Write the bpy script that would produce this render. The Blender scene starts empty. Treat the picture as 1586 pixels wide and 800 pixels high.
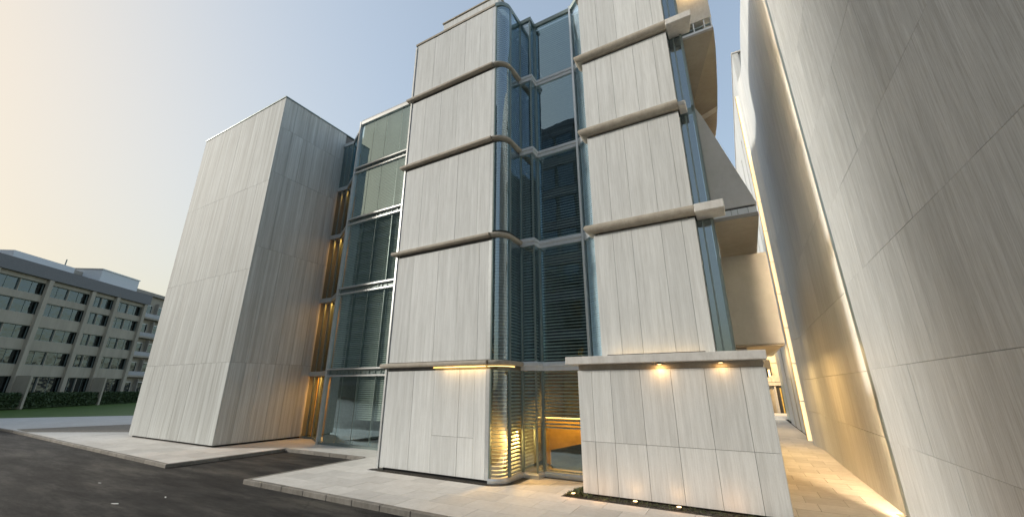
import bpy, bmesh, math, random
from mathutils import Vector
random.seed(7)
R = math.radians
S = bpy.context.scene
COL = S.collection
# ---------------------------------------------------------------- camera
cam_d = bpy.data.cameras.new('camera'); cam = bpy.data.objects.new('camera', cam_d); COL.objects.link(cam)
cam.location = (0, 0, 2.7); cam.rotation_euler = (R(90 + 18.094), 0, R(29.194))
cam_d.sensor_width = 36; cam_d.lens = 612.9 / 1586 * 36; cam_d.clip_start = 0.05; cam_d.clip_end = 3000
S.camera = cam
# ---------------------------------------------------------------- light
SUN_EL, SUN_A = 21.0, -28.0          # elevation; degrees from -X towards +Y
w = bpy.data.worlds.new('World'); S.world = w; w.use_nodes = True
nt = w.node_tree; bg = nt.nodes['Background']
sky = nt.nodes.new('ShaderNodeTexSky'); sky.sky_type = 'NISHITA'; sky.sun_disc = False
sky.sun_elevation = R(SUN_EL); sky.sun_rotation = R(-90 + SUN_A)
sky.air_density = 1.0; sky.dust_density = 3.6; sky.ozone_density = 1.2; sky.altitude = 50
# thin high haze evens the sky out: brightness rolls off towards the glow, hue kept
lum = nt.nodes.new('ShaderNodeRGBToBW'); nt.links.new(sky.outputs[0], lum.inputs[0])
SKYMAX = 1.7
dv = nt.nodes.new('ShaderNodeMath'); dv.operation = 'MULTIPLY_ADD'; dv.inputs[1].default_value = 1 / SKYMAX; dv.inputs[2].default_value = 1; nt.links.new(lum.outputs[0], dv.inputs[0])
iv = nt.nodes.new('ShaderNodeMath'); iv.operation = 'DIVIDE'; iv.inputs[0].default_value = 1; nt.links.new(dv.outputs[0], iv.inputs[1])
sv = nt.nodes.new('ShaderNodeVectorMath'); sv.operation = 'SCALE'; nt.links.new(sky.outputs[0], sv.inputs[0]); nt.links.new(iv.outputs[0], sv.inputs['Scale'])
hz = nt.nodes.new('ShaderNodeHueSaturation'); hz.inputs['Saturation'].default_value = .76; nt.links.new(sv.outputs[0], hz.inputs['Color'])
# the haze warms the glow: strongest where the sky itself is bright
wf = nt.nodes.new('ShaderNodeMapRange'); wf.inputs[1].default_value = .55; wf.inputs[2].default_value = 1.0; nt.links.new(iv.outputs[0], wf.inputs[0])
wf.inputs[1].default_value = .12; wf.inputs[2].default_value = .50; wf.inputs[3].default_value = 1; wf.inputs[4].default_value = 0
wm = nt.nodes.new('ShaderNodeMix'); wm.data_type = 'RGBA'; wm.blend_type = 'MULTIPLY'; nt.links.new(wf.outputs[0], wm.inputs[0])
nt.links.new(hz.outputs[0], wm.inputs[6]); wm.inputs[7].default_value = (1.10, 1.0, .90, 1)
wt = nt.nodes.new('ShaderNodeMix'); wt.data_type = 'RGBA'; wt.blend_type = 'MULTIPLY'; wt.inputs[0].default_value = 1
nt.links.new(wm.outputs[2], wt.inputs[6]); wt.inputs[7].default_value = (1.03, 1.035, .955, 1)
nt.links.new(wt.outputs[2], bg.inputs[0]); bg.inputs[1].default_value = 0.15
sd = bpy.data.lights.new('sun', 'SUN'); sd.energy = 1.05; sd.angle = R(7); sd.color = (1.0, .94, .84)
so = bpy.data.objects.new('sun', sd); COL.objects.link(so)
sdir = Vector((-math.cos(R(SUN_A)) * math.cos(R(SUN_EL)), math.sin(R(SUN_A)) * math.cos(R(SUN_EL)), math.sin(R(SUN_EL))))
so.rotation_euler = sdir.to_track_quat('Z', 'Y').to_euler(); so.location = (-60, 20, 40)
S.view_settings.view_transform = 'Standard'; S.view_settings.look = 'None'
S.view_settings.exposure = 1.96; S.view_settings.gamma = 1
S.cycles.max_bounces = 8; S.cycles.transparent_max_bounces = 16
S.cycles.sample_clamp_indirect = 4

LK = .4       # strength of all small lamps
# ---------------------------------------------------------------- materials
def mat(name):
    m = bpy.data.materials.new(name); m.use_nodes = True
    n = m.node_tree.nodes; return m, n, m.node_tree.links, n['Principled BSDF']
def ramp(n, stops):
    r = n.new('ShaderNodeValToRGB'); e = r.color_ramp.elements
    e[0].position, e[0].color = stops[0][0], (*stops[0][1], 1); e[1].position, e[1].color = stops[-1][0], (*stops[-1][1], 1)
    for p, c in stops[1:-1]:
        k = e.new(p); k.color = (*c, 1)
    return r
def mixc(n, l, mode, fac, a, b):
    x = n.new('ShaderNodeMix'); x.data_type = 'RGBA'; x.blend_type = mode
    if isinstance(fac, (int, float)): x.inputs[0].default_value = fac
    else: l.new(fac, x.inputs[0])
    for s, v in ((6, a), (7, b)):
        if isinstance(v, tuple): x.inputs[s].default_value = (*v, 1)
        else: l.new(v, x.inputs[s])
    return x.outputs[2]
def noise(n, l, scale, vec, detail=4, rough=.55):
    x = n.new('ShaderNodeTexNoise'); x.inputs['Scale'].default_value = scale
    x.inputs['Detail'].default_value = detail; x.inputs['Roughness'].default_value = rough
    l.new(vec, x.inputs['Vector']); return x.outputs[0]
def concrete(name, dark, light, tint=(.8, .8, .8), sc=5.0, stretch=.05, rough=.75, bump=.25, stain=.5, spec=.3, rnd=.07, streak=.12):
    m, n, l, p = mat(name)
    g = n.new('ShaderNodeNewGeometry'); oi = n.new('ShaderNodeObjectInfo')
    mp = n.new('ShaderNodeMapping'); mp.inputs['Scale'].default_value = (1, 1, stretch)
    # every board has its own grain: shift the texture by the object's random value
    cb = n.new('ShaderNodeCombineXYZ'); mu = n.new('ShaderNodeMath'); mu.operation = 'MULTIPLY'; mu.inputs[1].default_value = 37
    l.new(oi.outputs['Random'], mu.inputs[0])
    for k in range(3): l.new(mu.outputs[0], cb.inputs[k])
    ad = n.new('ShaderNodeVectorMath'); l.new(g.outputs['Position'], ad.inputs[0]); l.new(cb.outputs[0], ad.inputs[1])
    l.new(ad.outputs[0], mp.inputs['Vector'])
    a = noise(n, l, sc, mp.outputs[0], 7, .68)
    r = ramp(n, [(.30, dark), (.52, tuple((x + y) / 2 for x, y in zip(dark, light))), (.72, light)]); l.new(a, r.inputs[0])
    mp2 = n.new('ShaderNodeMapping'); mp2.inputs['Scale'].default_value = (1, 1, stretch * .35)
    l.new(ad.outputs[0], mp2.inputs['Vector'])
    b = noise(n, l, sc * 4.5, mp2.outputs[0], 3, .6)
    r2 = ramp(n, [(.36, (.72, .70, .66)), (.55, (1, 1, 1))]); l.new(b, r2.inputs[0])
    c = mixc(n, l, 'MULTIPLY', stain, r.outputs[0], r2.outputs[0])
    big = noise(n, l, .35, g.outputs['Position'], 3)
    r3 = ramp(n, [(.3, tint), (.65, (1, 1, 1))]); l.new(big, r3.inputs[0])
    c = mixc(n, l, 'MULTIPLY', .5, c, r3.outputs[0])
    fine = noise(n, l, 55, g.outputs['Position'], 3, .7)
    r4 = ramp(n, [(.3, (.85, .85, .85)), (.6, (1, 1, 1))]); l.new(fine, r4.inputs[0])
    c = mixc(n, l, 'MULTIPLY', .35, c, r4.outputs[0])
    mp3 = n.new('ShaderNodeMapping'); mp3.inputs['Scale'].default_value = (1, 1, max(stretch * .6, .02))
    l.new(ad.outputs[0], mp3.inputs['Vector'])
    fs = noise(n, l, sc * 9, mp3.outputs[0], 5, .75)
    r5 = ramp(n, [(.38, (.70, .69, .67)), (.50, (.96, .96, .96)), (.64, (1.08, 1.08, 1.08))]); l.new(fs, r5.inputs[0])
    c = mixc(n, l, 'MULTIPLY', streak, c, r5.outputs[0])
    hv = n.new('ShaderNodeMapRange'); l.new(oi.outputs['Random'], hv.inputs[0])
    hv.inputs[3].default_value = 1 - rnd; hv.inputs[4].default_value = 1 + rnd * .4
    hs = n.new('ShaderNodeHueSaturation'); l.new(c, hs.inputs['Color']); l.new(hv.outputs[0], hs.inputs['Value'])
    l.new(hs.outputs[0], p.inputs['Base Color'])
    p.inputs['Roughness'].default_value = rough; p.inputs['Specular IOR Level'].default_value = spec
    bs = mixc(n, l, 'MIX', .4, a, fine)
    bp = n.new('ShaderNodeBump'); bp.inputs['Strength'].default_value = bump; bp.inputs['Distance'].default_value = .02
    l.new(bs, bp.inputs['Height']); l.new(bp.outputs[0], p.inputs['Normal'])
    return m
def plain(name, col, rough=.6, metal=0., nz=.12, sc=8):
    m, n, l, p = mat(name); g = n.new('ShaderNodeNewGeometry')
    a = noise(n, l, sc, g.outputs['Position'], 5)
    r = ramp(n, [(.3, tuple(x * (1 - nz) for x in col)), (.7, tuple(min(1, x * (1 + nz)) for x in col))]); l.new(a, r.inputs[0])
    l.new(r.outputs[0], p.inputs['Base Color']); p.inputs['Roughness'].default_value = rough; p.inputs['Metallic'].default_value = metal
    return m
def emit(name, col, st):
    m, n, l, p = mat(name); p.inputs['Base Color'].default_value = (.8, .7, .5, 1)
    p.inputs['Emission Color'].default_value = (*col, 1); p.inputs['Emission Strength'].default_value = st; return m
def glass(name, tint, refl=1.0, rough=.0, wob=.0035, base=.12, gc=(.8, .92, .97)):
    m, n, l, p = mat(name); n.remove(p); out = n['Material Output']
    tr = n.new('ShaderNodeBsdfTransparent'); tr.inputs[0].default_value = (*tint, 1)
    gl = n.new('ShaderNodeBsdfGlossy'); gl.inputs['Color'].default_value = (*gc, 1); gl.inputs['Roughness'].default_value = rough
    fr = n.new('ShaderNodeFresnel'); fr.inputs['IOR'].default_value = 1.55
    g = n.new('ShaderNodeNewGeometry'); a = noise(n, l, .8, g.outputs['Position'], 2)
    bp = n.new('ShaderNodeBump'); bp.inputs['Strength'].default_value = 1; bp.inputs['Distance'].default_value = wob
    l.new(a, bp.inputs['Height']); l.new(bp.outputs[0], gl.inputs['Normal'])
    mr = n.new('ShaderNodeMath'); mr.operation = 'MULTIPLY_ADD'; mr.use_clamp = True
    l.new(fr.outputs[0], mr.inputs[0]); mr.inputs[1].default_value = refl; mr.inputs[2].default_value = base
    bk = n.new('ShaderNodeMix'); l.new(g.outputs['Backfacing'], bk.inputs[0]); l.new(mr.outputs[0], bk.inputs[2]); bk.inputs[3].default_value = .12
    mx = n.new('ShaderNodeMixShader'); l.new(bk.outputs[0], mx.inputs[0]); l.new(tr.outputs[0], mx.inputs[1]); l.new(gl.outputs[0], mx.inputs[2])
    l.new(mx.outputs[0], out.inputs[0]); return m

M = {}
M['pier'] = concrete('pale_board_marked_stone', (.58, .59, .58), (.76, .775, .77), (.90, .91, .91), sc=7.5, stain=.22, rnd=.09, streak=.32)
M['tower'] = concrete('streaked_tower_cladding', (.42, .43, .42), (.68, .72, .72), (.86, .85, .83), sc=4.5, stretch=.02, rough=.72, stain=.4, spec=.25, rnd=.05, streak=.5)
M['wall'] = concrete('grey_striated_wall_stone', (.54, .56, .565), (.72, .745, .75), (.86, .87, .87), sc=6.5, stretch=.06, stain=.35, rough=.6, spec=.35, streak=.6)
M['wall2'] = concrete('pale_striated_wall_stone', (.58, .60, .60), (.72, .74, .74), (.9, .9, .9), sc=3.2, streak=.4, stretch=.05, stain=.3, rough=.55, spec=.4)
M['ledge'] = concrete('weathered_ledge_stone', (.36, .32, .265), (.50, .46, .39), (.85, .83, .8), sc=3, stretch=1, stain=.3)
M['ledge2'] = concrete('pale_cap_stone', (.60, .585, .56), (.74, .73, .70), (.9, .9, .9), sc=2.5, stretch=1, stain=.3)
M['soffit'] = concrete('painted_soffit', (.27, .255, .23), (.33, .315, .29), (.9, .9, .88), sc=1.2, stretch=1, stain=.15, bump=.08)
M['smooth'] = concrete('smooth_grey_render', (.46, .465, .47), (.54, .545, .55), (.92, .92, .92), sc=1, stretch=1, stain=.12, bump=.05)
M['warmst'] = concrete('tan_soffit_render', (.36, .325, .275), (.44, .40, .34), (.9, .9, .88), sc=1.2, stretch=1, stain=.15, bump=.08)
M['core'] = plain('dark_joint_backing', (.16, .155, .145), .9)
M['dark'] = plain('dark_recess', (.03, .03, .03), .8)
M['alu'] = plain('pale_aluminium', (.62, .64, .64), .35, .55, .06)
M['alug'] = plain('grey_green_mullion', (.22, .27, .26), .35, .4, .08)
M['span'] = plain('white_spandrel_enamel', (.62, .65, .68), .3, 0, .05)
M['blind'] = plain('blind_slat', (.68, .73, .68), .55, .1, .1)
M['blindl'] = plain('blind_slat_light', (.55, .60, .56), .6, .0, .1)
M['blind_sky'] = plain('sky_reflection_blind_slat', (.74, .84, .88), .6, .0, .05)  # pale blue put in for the sky mirrored by the bay's end pane
M['room'] = plain('room_surface', (.30, .31, .29), .8)
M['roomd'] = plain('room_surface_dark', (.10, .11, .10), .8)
M['gold'] = plain('brass_screen', (.55, .36, .09), .4, .3, .2, 3)
M['glass'] = glass('tinted_glass', (.76, .83, .79), 1.3, base=.20, gc=(.62, .85, .97))
M['glassb'] = glass('blue_bay_glass', (.68, .80, .82), 1.4, base=.20, gc=(.74, .90, 1))
M['glassp'] = glass('pale_bay_glass', (.88, .96, 1), 1.2, base=.12)
M['glassg'] = glass('bronze_glass', (.62, .62, .45), .8)
M['glasso'] = glass('office_glass', (.30, .36, .36), .9, .02, .05, base=.10)
M['tile'] = concrete('paving_tile', (.58, .56, .525), (.68, .665, .635), (.85, .84, .82), sc=1.5, stretch=1, stain=.2, bump=.1, rnd=.14)
M['pave'] = concrete('pale_paving', (.56, .545, .51), (.66, .645, .61), (.85, .84, .82), sc=.9, stretch=1, stain=.25, bump=.1)
M['mortar'] = plain('tile_mortar', (.22, .21, .19), .9)
M['kerb'] = concrete('kerb_stone', (.20, .185, .16), (.32, .30, .27), (.8, .8, .8), sc=3, stretch=1, stain=.4, rnd=.2)
M['office'] = concrete('office_render', (.40, .36, .29), (.49, .44, .36), (.85, .85, .85), sc=1, stretch=.2, stain=.2)
M['fascia'] = plain('grey_roof_fascia', (.17, .17, .175), .6)
M['old'] = concrete('old_masonry', (.34, .31, .27), (.46, .43, .38), (.8, .8, .8), sc=1, stretch=1, stain=.4)
M['led'] = emit('warm_led', (1, .66, .30), 5)
M['slot'] = emit('slot_led', (1, .72, .42), 130)
M['far_led'] = emit('gold_led', (1, .75, .42), .27)
M['led2'] = emit('amber_led', (1, .60, .18), 1.3)
M['lamp'] = emit('warm_lamp_glass', (1, .62, .25), 1.2)
M['bronze'] = plain('lamp_housing_metal', (.12, .11, .10), .4, .8)
M['paper'] = plain('white_paper', (.75, .75, .72), .8)
M['bark'] = plain('twig', (.10, .07, .04), .9)
def leafmat(name, a, b, sc=3):
    m, n, l, p = mat(name); g = n.new('ShaderNodeNewGeometry'); q = noise(n, l, sc, g.outputs['Position'], 3)
    r = ramp(n, [(.3, a), (.7, b)]); l.new(q, r.inputs[0]); l.new(r.outputs[0], p.inputs['Base Color']); p.inputs['Roughness'].default_value = .6
    return m
M['leaf'] = leafmat('hedge_leaf', (.025, .05, .018), (.06, .10, .035))
M['plant'] = leafmat('bed_leaf', (.025, .045, .012), (.07, .085, .03), 20)
M['grass'] = leafmat('lawn_grass', (.045, .095, .010), (.075, .14, .018), .8)
M['brick'] = leafmat('brown_bed', (.13, .11, .085), (.24, .21, .165), 6)
M['soil'] = leafmat('gravel_soil', (.03, .027, .022), (.10, .09, .075), 40)
def asphalt():
    m, n, l, p = mat('asphalt'); g = n.new('ShaderNodeNewGeometry'); v = g.outputs['Position']
    mp = n.new('ShaderNodeMapping'); mp.inputs['Scale'].default_value = (.22, 1.1, 1); mp.inputs['Rotation'].default_value = (0, 0, R(12)); l.new(v, mp.inputs['Vector'])
    a = noise(n, l, 1.1, mp.outputs[0], 9, .72); b = noise(n, l, 45, v, 4, .85); c = noise(n, l, .25, v, 3)
    r = ramp(n, [(.38, (.018, .0175, .017)), (.5, (.038, .036, .034)), (.63, (.085, .078, .068))]); l.new(a, r.inputs[0])
    r2 = ramp(n, [(.38, (.35, .35, .35)), (.55, (1.0, 1.0, 1.0)), (.72, (1.5, 1.5, 1.5))]); l.new(b, r2.inputs[0])
    r3 = ramp(n, [(.35, (.75, .75, .78)), (.6, (1, 1, 1))]); l.new(c, r3.inputs[0])
    cc = mixc(n, l, 'MULTIPLY', .8, r.outputs[0], r2.outputs[0]); cc = mixc(n, l, 'MULTIPLY', 1, cc, r3.outputs[0])
    vo = n.new('ShaderNodeTexVoronoi'); vo.feature = 'DISTANCE_TO_EDGE'; vo.inputs['Scale'].default_value = .32
    dn = n.new('ShaderNodeTexNoise'); dn.inputs['Scale'].default_value = 1.6; dn.inputs['Detail'].default_value = 6; l.new(v, dn.inputs['Vector'])
    dm = n.new('ShaderNodeMix'); dm.data_type = 'VECTOR'; dm.inputs[0].default_value = .35; l.new(v, dm.inputs[4]); l.new(dn.outputs['Color'], dm.inputs[5]); l.new(dm.outputs[1], vo.inputs['Vector'])
    r6 = ramp(n, [(.0, (.35, .35, .35)), (.006, (1, 1, 1))]); l.new(vo.outputs[0], r6.inputs[0])
    cc = mixc(n, l, 'MULTIPLY', .8, cc, r6.outputs[0])
    wv = n.new('ShaderNodeTexWave'); wv.wave_type = 'RINGS'; wv.rings_direction = 'Z'; wv.inputs['Scale'].default_value = .35; wv.inputs['Distortion'].default_value = 3; wv.inputs['Detail'].default_value = 3; wv.inputs['Detail Scale'].default_value = .6
    m2 = n.new('ShaderNodeMapping'); m2.inputs['Location'].default_value = (14, -30, 0); m2.inputs['Scale'].default_value = (.55, 1, 1); l.new(v, m2.inputs['Vector']); l.new(m2.outputs[0], wv.inputs['Vector'])
    r7 = ramp(n, [(.35, (.82, .82, .82)), (.8, (1.1, 1.09, 1.06))]); l.new(wv.outputs[0], r7.inputs[0])
    cc = mixc(n, l, 'MULTIPLY', .8, cc, r7.outputs[0])
    sp = noise(n, l, 38, v, 2, .9); r8 = ramp(n, [(.60, (1, 1, 1)), (.74, (1.9, 1.85, 1.75))]); l.new(sp, r8.inputs[0])
    cc = mixc(n, l, 'MULTIPLY', .7, cc, r8.outputs[0])
    l.new(cc, p.inputs['Base Color']); p.inputs['Specular IOR Level'].default_value = .22
    r5 = ramp(n, [(.35, (.9,) * 3), (.65, (.62,) * 3)]); l.new(a, r5.inputs[0]); l.new(r5.outputs[0], p.inputs['Roughness'])
    bp = n.new('ShaderNodeBump'); bp.inputs['Strength'].default_value = .7; bp.inputs['Distance'].default_value = .012
    l.new(b, bp.inputs['Height']); l.new(bp.outputs[0], p.inputs['Normal']); return m
M['asphalt'] = asphalt()

# ---------------------------------------------------------------- mesh helpers
class MB:
    def __init__(s): s.v = []; s.f = []
    def add(s, vs, fs):
        o = len(s.v); s.v += [tuple(map(float, q)) for q in vs]; s.f += [tuple(i + o for i in f) for f in fs]; return s
    def box(s, x0, x1, y0, y1, z0, z1):
        return s.add([(x0, y0, z0), (x1, y0, z0), (x1, y1, z0), (x0, y1, z0), (x0, y0, z1), (x1, y0, z1), (x1, y1, z1), (x0, y1, z1)],
                     [(0, 3, 2, 1), (4, 5, 6, 7), (0, 1, 5, 4), (1, 2, 6, 5), (2, 3, 7, 6), (3, 0, 4, 7)])
    def hexa(s, a, off):            # quad a (4 pts) extruded by vector off
        b = [tuple(p[i] + off[i] for i in range(3)) for p in a]
        return s.add(list(a) + b, [(0, 1, 2, 3), (7, 6, 5, 4), (0, 4, 5, 1), (1, 5, 6, 2), (2, 6, 7, 3), (3, 7, 4, 0)])
    def prism(s, poly, z0, z1):     # plan polygon extruded up
        n = len(poly); vs = [(x, y, z0) for x, y in poly] + [(x, y, z1) for x, y in poly]
        return s.add(vs, [tuple(range(n))[::-1], tuple(range(n, 2 * n))] + [(i, (i + 1) % n, n + (i + 1) % n, n + i) for i in range(n)])
    def prof_y(s, poly, y0, y1):    # XZ outline extruded along y
        n = len(poly); vs = [(x, y0, z) for x, z in poly] + [(x, y1, z) for x, z in poly]
        return s.add(vs, [tuple(range(n)), tuple(range(n, 2 * n))[::-1]] + [(n + i, n + (i + 1) % n, (i + 1) % n, i) for i in range(n)])
    def sweep(s, path, prof):       # path: list (x,y) ; outward is to the right of travel ; prof closed list (off,z)
        P = [Vector(p) for p in path]; N = []
        for i in range(len(P)):
            ns = []
            if i > 0: d = (P[i] - P[i - 1]).normalized(); ns.append(Vector((d.y, -d.x)))
            if i < len(P) - 1: d = (P[i + 1] - P[i]).normalized(); ns.append(Vector((d.y, -d.x)))
            m = sum(ns, Vector((0, 0))); m.normalize(); k = 1 / max(.5, m.dot(ns[0])); N.append(m * k)
        k = len(prof); vs = []
        for p, nn in zip(P, N):
            for o, z in prof: q = p + nn * o; vs.append((q.x, q.y, z))
        fs = [(i * k + j, i * k + (j + 1) % k, (i + 1) * k + (j + 1) % k, (i + 1) * k + j) for i in range(len(P) - 1) for j in range(k)]
        fs += [tuple(range(k))[::-1], tuple(range((len(P) - 1) * k, len(P) * k))]
        return s.add(vs, fs)
    def cyl(s, x, y, z0, z1, r, n=14, r1=None):
        r1 = r if r1 is None else r1
        vs = [(x + r * math.cos(2 * math.pi * i / n), y + r * math.sin(2 * math.pi * i / n), z0) for i in range(n)] + \
             [(x + r1 * math.cos(2 * math.pi * i / n), y + r1 * math.sin(2 * math.pi * i / n), z1) for i in range(n)]
        return s.add(vs, [tuple(range(n))[::-1], tuple(range(n, 2 * n))] + [(i, (i + 1) % n, n + (i + 1) % n, n + i) for i in range(n)])
    def build(s, name, m, parent=None, smooth=False, bevel=0, kind=None, label=None, keep=False):
        me = bpy.data.meshes.new(name); org = Vector((0, 0, 0))
        q = parent
        while q is not None: org += q.location; q = q.parent
        me.from_pydata([tuple(Vector(v) - org) for v in s.v], [], s.f)
        bm = bmesh.new(); bm.from_mesh(me); keep or bmesh.ops.recalc_face_normals(bm, faces=bm.faces)
        if bevel: bmesh.ops.bevel(bm, geom=bm.edges[:], offset=bevel, segments=1, affect='EDGES', clamp_overlap=True)
        bm.to_mesh(me); bm.free()
        if smooth:
            for p in me.polygons: p.use_smooth = True
            me.set_sharp_from_angle(angle=R(40))
        me.materials.append(M[m]); o = bpy.data.objects.new(name, me); COL.objects.link(o)
        if parent: o.parent = parent
        if kind: o['kind'] = kind
        if label: o['label'] = label
        return o
def thing(name, label, cat, loc, group=None):
    o = bpy.data.objects.new(name, None); COL.objects.link(o); o.location = loc; o.empty_display_size = .3
    o['label'] = label; o['category'] = cat
    if group: o['group'] = group
    return o
def tag(o, label, cat, group=None):
    o['label'] = label; o['category'] = cat
    if group: o['group'] = group
    return o
def panels(parent, xs, zs, fn, normal, gap, th, m, name='panel', ups=None, bevel=0):
    """panels between successive xs and zs; fn(u,z)->(x,y,z) front face; normal outward unit (tuple)"""
    for j in range(len(zs) - 1):
        for i in range(len(xs) - 1):
            pr = random.uniform(-.0025, .0025); g = gap / 2
            u0, u1, z0, z1 = xs[i] + g, xs[i + 1] - g, zs[j] + g, zs[j + 1] - g
            q = [fn(u0, z0), fn(u1, z0), fn(u1, z1), fn(u0, z1)]
            q = [tuple(p[k] + normal[k] * pr for k in range(3)) for p in q]
            b = MB().hexa(q, tuple(-normal[k] * th for k in range(3)))
            b.build(name, m, parent, bevel=bevel)

# ================================================================= GROUND
KY = 8.0
MB().add([(-1500, -1500, -.125), (1500, -1500, -.125), (1500, 1500, -.125), (-1500, 1500, -.125)], [(0, 1, 2, 3)]).build('road', 'asphalt', kind='structure')
pv = MB()
for poly in ([(-60, 8.9), (-42.6, 8.9), (-42.0, 14.6), (-34, 17), (-34, 40), (-62, 40), (-62, 8.9)],):
    pv.prism(poly, -.2, -.004)
pth = pv.build('path', 'tile', kind='structure')
pvm = MB()
pvm.prism([(-42.9, 8.85), (-19.35, KY + .15), (-19.35, 12.75), (-13.9, 12.75), (-13.9, KY + .15), (2.8, KY + .15), (2.8, 60), (-24, 60), (-34, 17)], -.2, -.02)
pave = pvm.build('pavement', 'mortar', kind='structure')
TG = .009
def tile(x0, x1, y0, y1):
    MB().box(x0 + TG / 2, x1 - TG / 2, y0 + TG / 2, y1 - TG / 2, -.024, random.uniform(-.0015, .0015)).build('tile', 'tile', pave)
# near pavement in front of the piers: running bond
cnt = 0
rows = [KY + .165 + .74 * i for i in range(8)]
for j in range(len(rows) - 1):
    y0, y1 = rows[j], rows[j + 1]
    xend = 2.55 if y0 < 12 else -3
    x = -13.88; off = .5 * (j % 2); first = True
    if y0 > 10.9: xend = 2.55
    while x < xend:
        x1 = min(x + (1.0 - off if first else 1.0), xend)
        if x1 - x > .05: tile(x, x1, y0, y1); cnt += 1
        x = x1; first = False
# alley paving
y = rows[-1]; j = 0
while y < 30:
    xs = [.4, 1.3, 2.2, 2.79] if j % 2 else [.4, .9, 1.75, 2.79]
    for a, b in zip(xs[:-1], xs[1:]): tile(a, b, y, y + .74)
    y += .74; j += 1
b = MB(); b.box(.4, 2.79, y, 60, -.024, 0); b.build('paving_slab', 'tile', pave)
# tower apron: larger slabs, plain beyond
y = KY + .17
rowt = [KY + .17 + 1.05 * i for i in range(5)]
for j in range(4):
    x = -19.22
    while x > -34:
        x0 = x - (1.5 if (j % 2 == 0 or x < -19.3) else .75)
        lim = 8.9 if x0 < -40 else 0
        tile(x0, min(x, -19.37), max(rowt[j], KY + .17 + (-(x + 19.2)) * .031 if j == 0 else rowt[j]), rowt[j + 1]); x = x0
b = MB(); b.prism([(-42.8, 8.95), (-34.3, 8.75), (-34.3, 12.36), (-22.3, 12.37), (-19.37, 12.37), (-19.37, 12.77), (-13.9, 12.77), (-13.9, 13.35), (-11, 13.35), (-11, 16), (-34, 17)], -.025, 0)
b.build('paving_slab', 'pave', pave)
# kerbs
def kerb_run(p, q, thing_, step=1.0):
    P, Q = Vector(p), Vector(q); L = (Q - P).length; d = (Q - P) / L; nrm = Vector((d.y, -d.x)); n = max(1, round(L / step))
    for i in range(n):
        a = P + d * (L * i / n + .005); c = P + d * (L * (i + 1) / n - .005)
        poly = [tuple(a), tuple(c), tuple(c - nrm * .16), tuple(a - nrm * .16)]
        MB().prism(poly, -.14, .004 + random.uniform(-.003, .003)).build('kerb_stone', 'kerb', thing_, bevel=.012)
ke = pave
kerb_run((-42.9, 8.75), (-19.2, KY), ke); kerb_run((-19.2, KY), (-19.2, 12.55), ke)
kerb_run((-19.2, 12.6), (-14.05, 12.7), ke); kerb_run((-14.05, 12.6), (-14.05, KY), ke); kerb_run((-14.05, KY), (2.7, KY), ke)
kerb_run((-62, 8.75), (-43.0, 8.75), ke, 1.6)
# gravel bed beside the far path
MB().prism([(-44.2, 9.15), (-40.8, 8.9), (-35.0, 12.2), (-33, 17), (-42.3, 14.9)], -.1, .004).build('gravel_bed', 'brick', kind='structure')
# lawn rising to the office
lw = MB().add([(-61.8, 8, -.0), (-61.6, 11.5, 0), (-55.7, 19, 0), (-40, 38, 0), (-52, 60, .4), (-82, 48, .4), (-130, 0, .4), (-80, -20, 0)],
              [(0, 1, 6, 7), (1, 2, 5, 6), (2, 3, 4, 5)])
lw.build('lawn', 'grass', kind='structure')

# ================================================================= TOWER
tw = thing('concrete_tower', 'broad windowless tower with streaked silvery cladding standing alone at the left', 'tower', (-27.5, 13.3, 0))
def lean(x, z): return x - (x + 22.5) / 9.4 * -.0 - (.45 * z / 20 * (-(x + 22.5) / 9.4))
MB().prof_y([(-31.83, .1), (-22.53, .1), (-22.53, 20.1), (-32.25, 20.1)], 11.09, 18.5).build('core', 'core', tw)
MB().box(-31.7, -22.62, 11.18, 15.6, 0, .1).build('plinth', 'dark', tw)
n = 8; xs = [-31.88 + i * (9.38 / n) for i in range(n + 1)]
panels(tw, xs, [.09, 3.95, 8.9, 14.3, 20.15], lambda u, z: (lean(u, z), 11.05, z), (0, -1, 0), .010, .03, 'tower', 'cladding_panel')
ysd = [11.08, 11.85, 12.6, 13.4, 14.2, 14.95, 15.62]
panels(tw, ysd, [.09, 3.95, 10.2, 14.9, 18.0, 20.15], lambda u, z: (-22.5, u, z), (1, 0, 0), .010, .03, 'tower', 'cladding_panel')
MB().box(-32.36, -22.46, 11.01, 18.5, 20.155, 20.22).build('coping', 'alug', tw)

# ================================================================= REAR BLOCK (unseen mass behind the glass, added to block light)
rb = thing('rear_block', 'unseen body of the hall set behind the glazed walls and piers to block light', 'building', (-10, 20, 0))
MB().box(-30, -.7, 17.6, 26, 0, 18.2).build('wall', 'smooth', rb)

# ================================================================= GLAZED WALL between tower and pier
LV = [0, 3.5, 7.9, 12.15, 15.65, 19.2]
def blinds(parent, p0, p1, z0, z1, m='blind', pitch=.11, inset=.1, ang=40, w=.07):
    """slats between plan points p0 and p1, inset behind the glass (to the left of travel)"""
    P, Q = Vector(p0), Vector(p1); d = (Q - P).normalized(); nn = Vector((-d.y, d.x))
    P = P + nn * inset + d * .03; Q = Q + nn * inset - d * .03
    b = MB(); z = z1 - .04; a = R(ang); dx, dz = nn * (w / 2 * math.cos(a)), w / 2 * math.sin(a)
    while z > z0:
        j = random.uniform(-.004, .004)
        b.add([(P.x - dx.x, P.y - dx.y, z - dz + j), (Q.x - dx.x, Q.y - dx.y, z - dz + j), (Q.x + dx.x, Q.y + dx.y, z + dz), (P.x + dx.x, P.y + dx.y, z + dz)], [(0, 1, 2, 3)])
        z -= pitch
    return b.build('venetian_blind', m, parent, kind='stuff')
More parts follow.
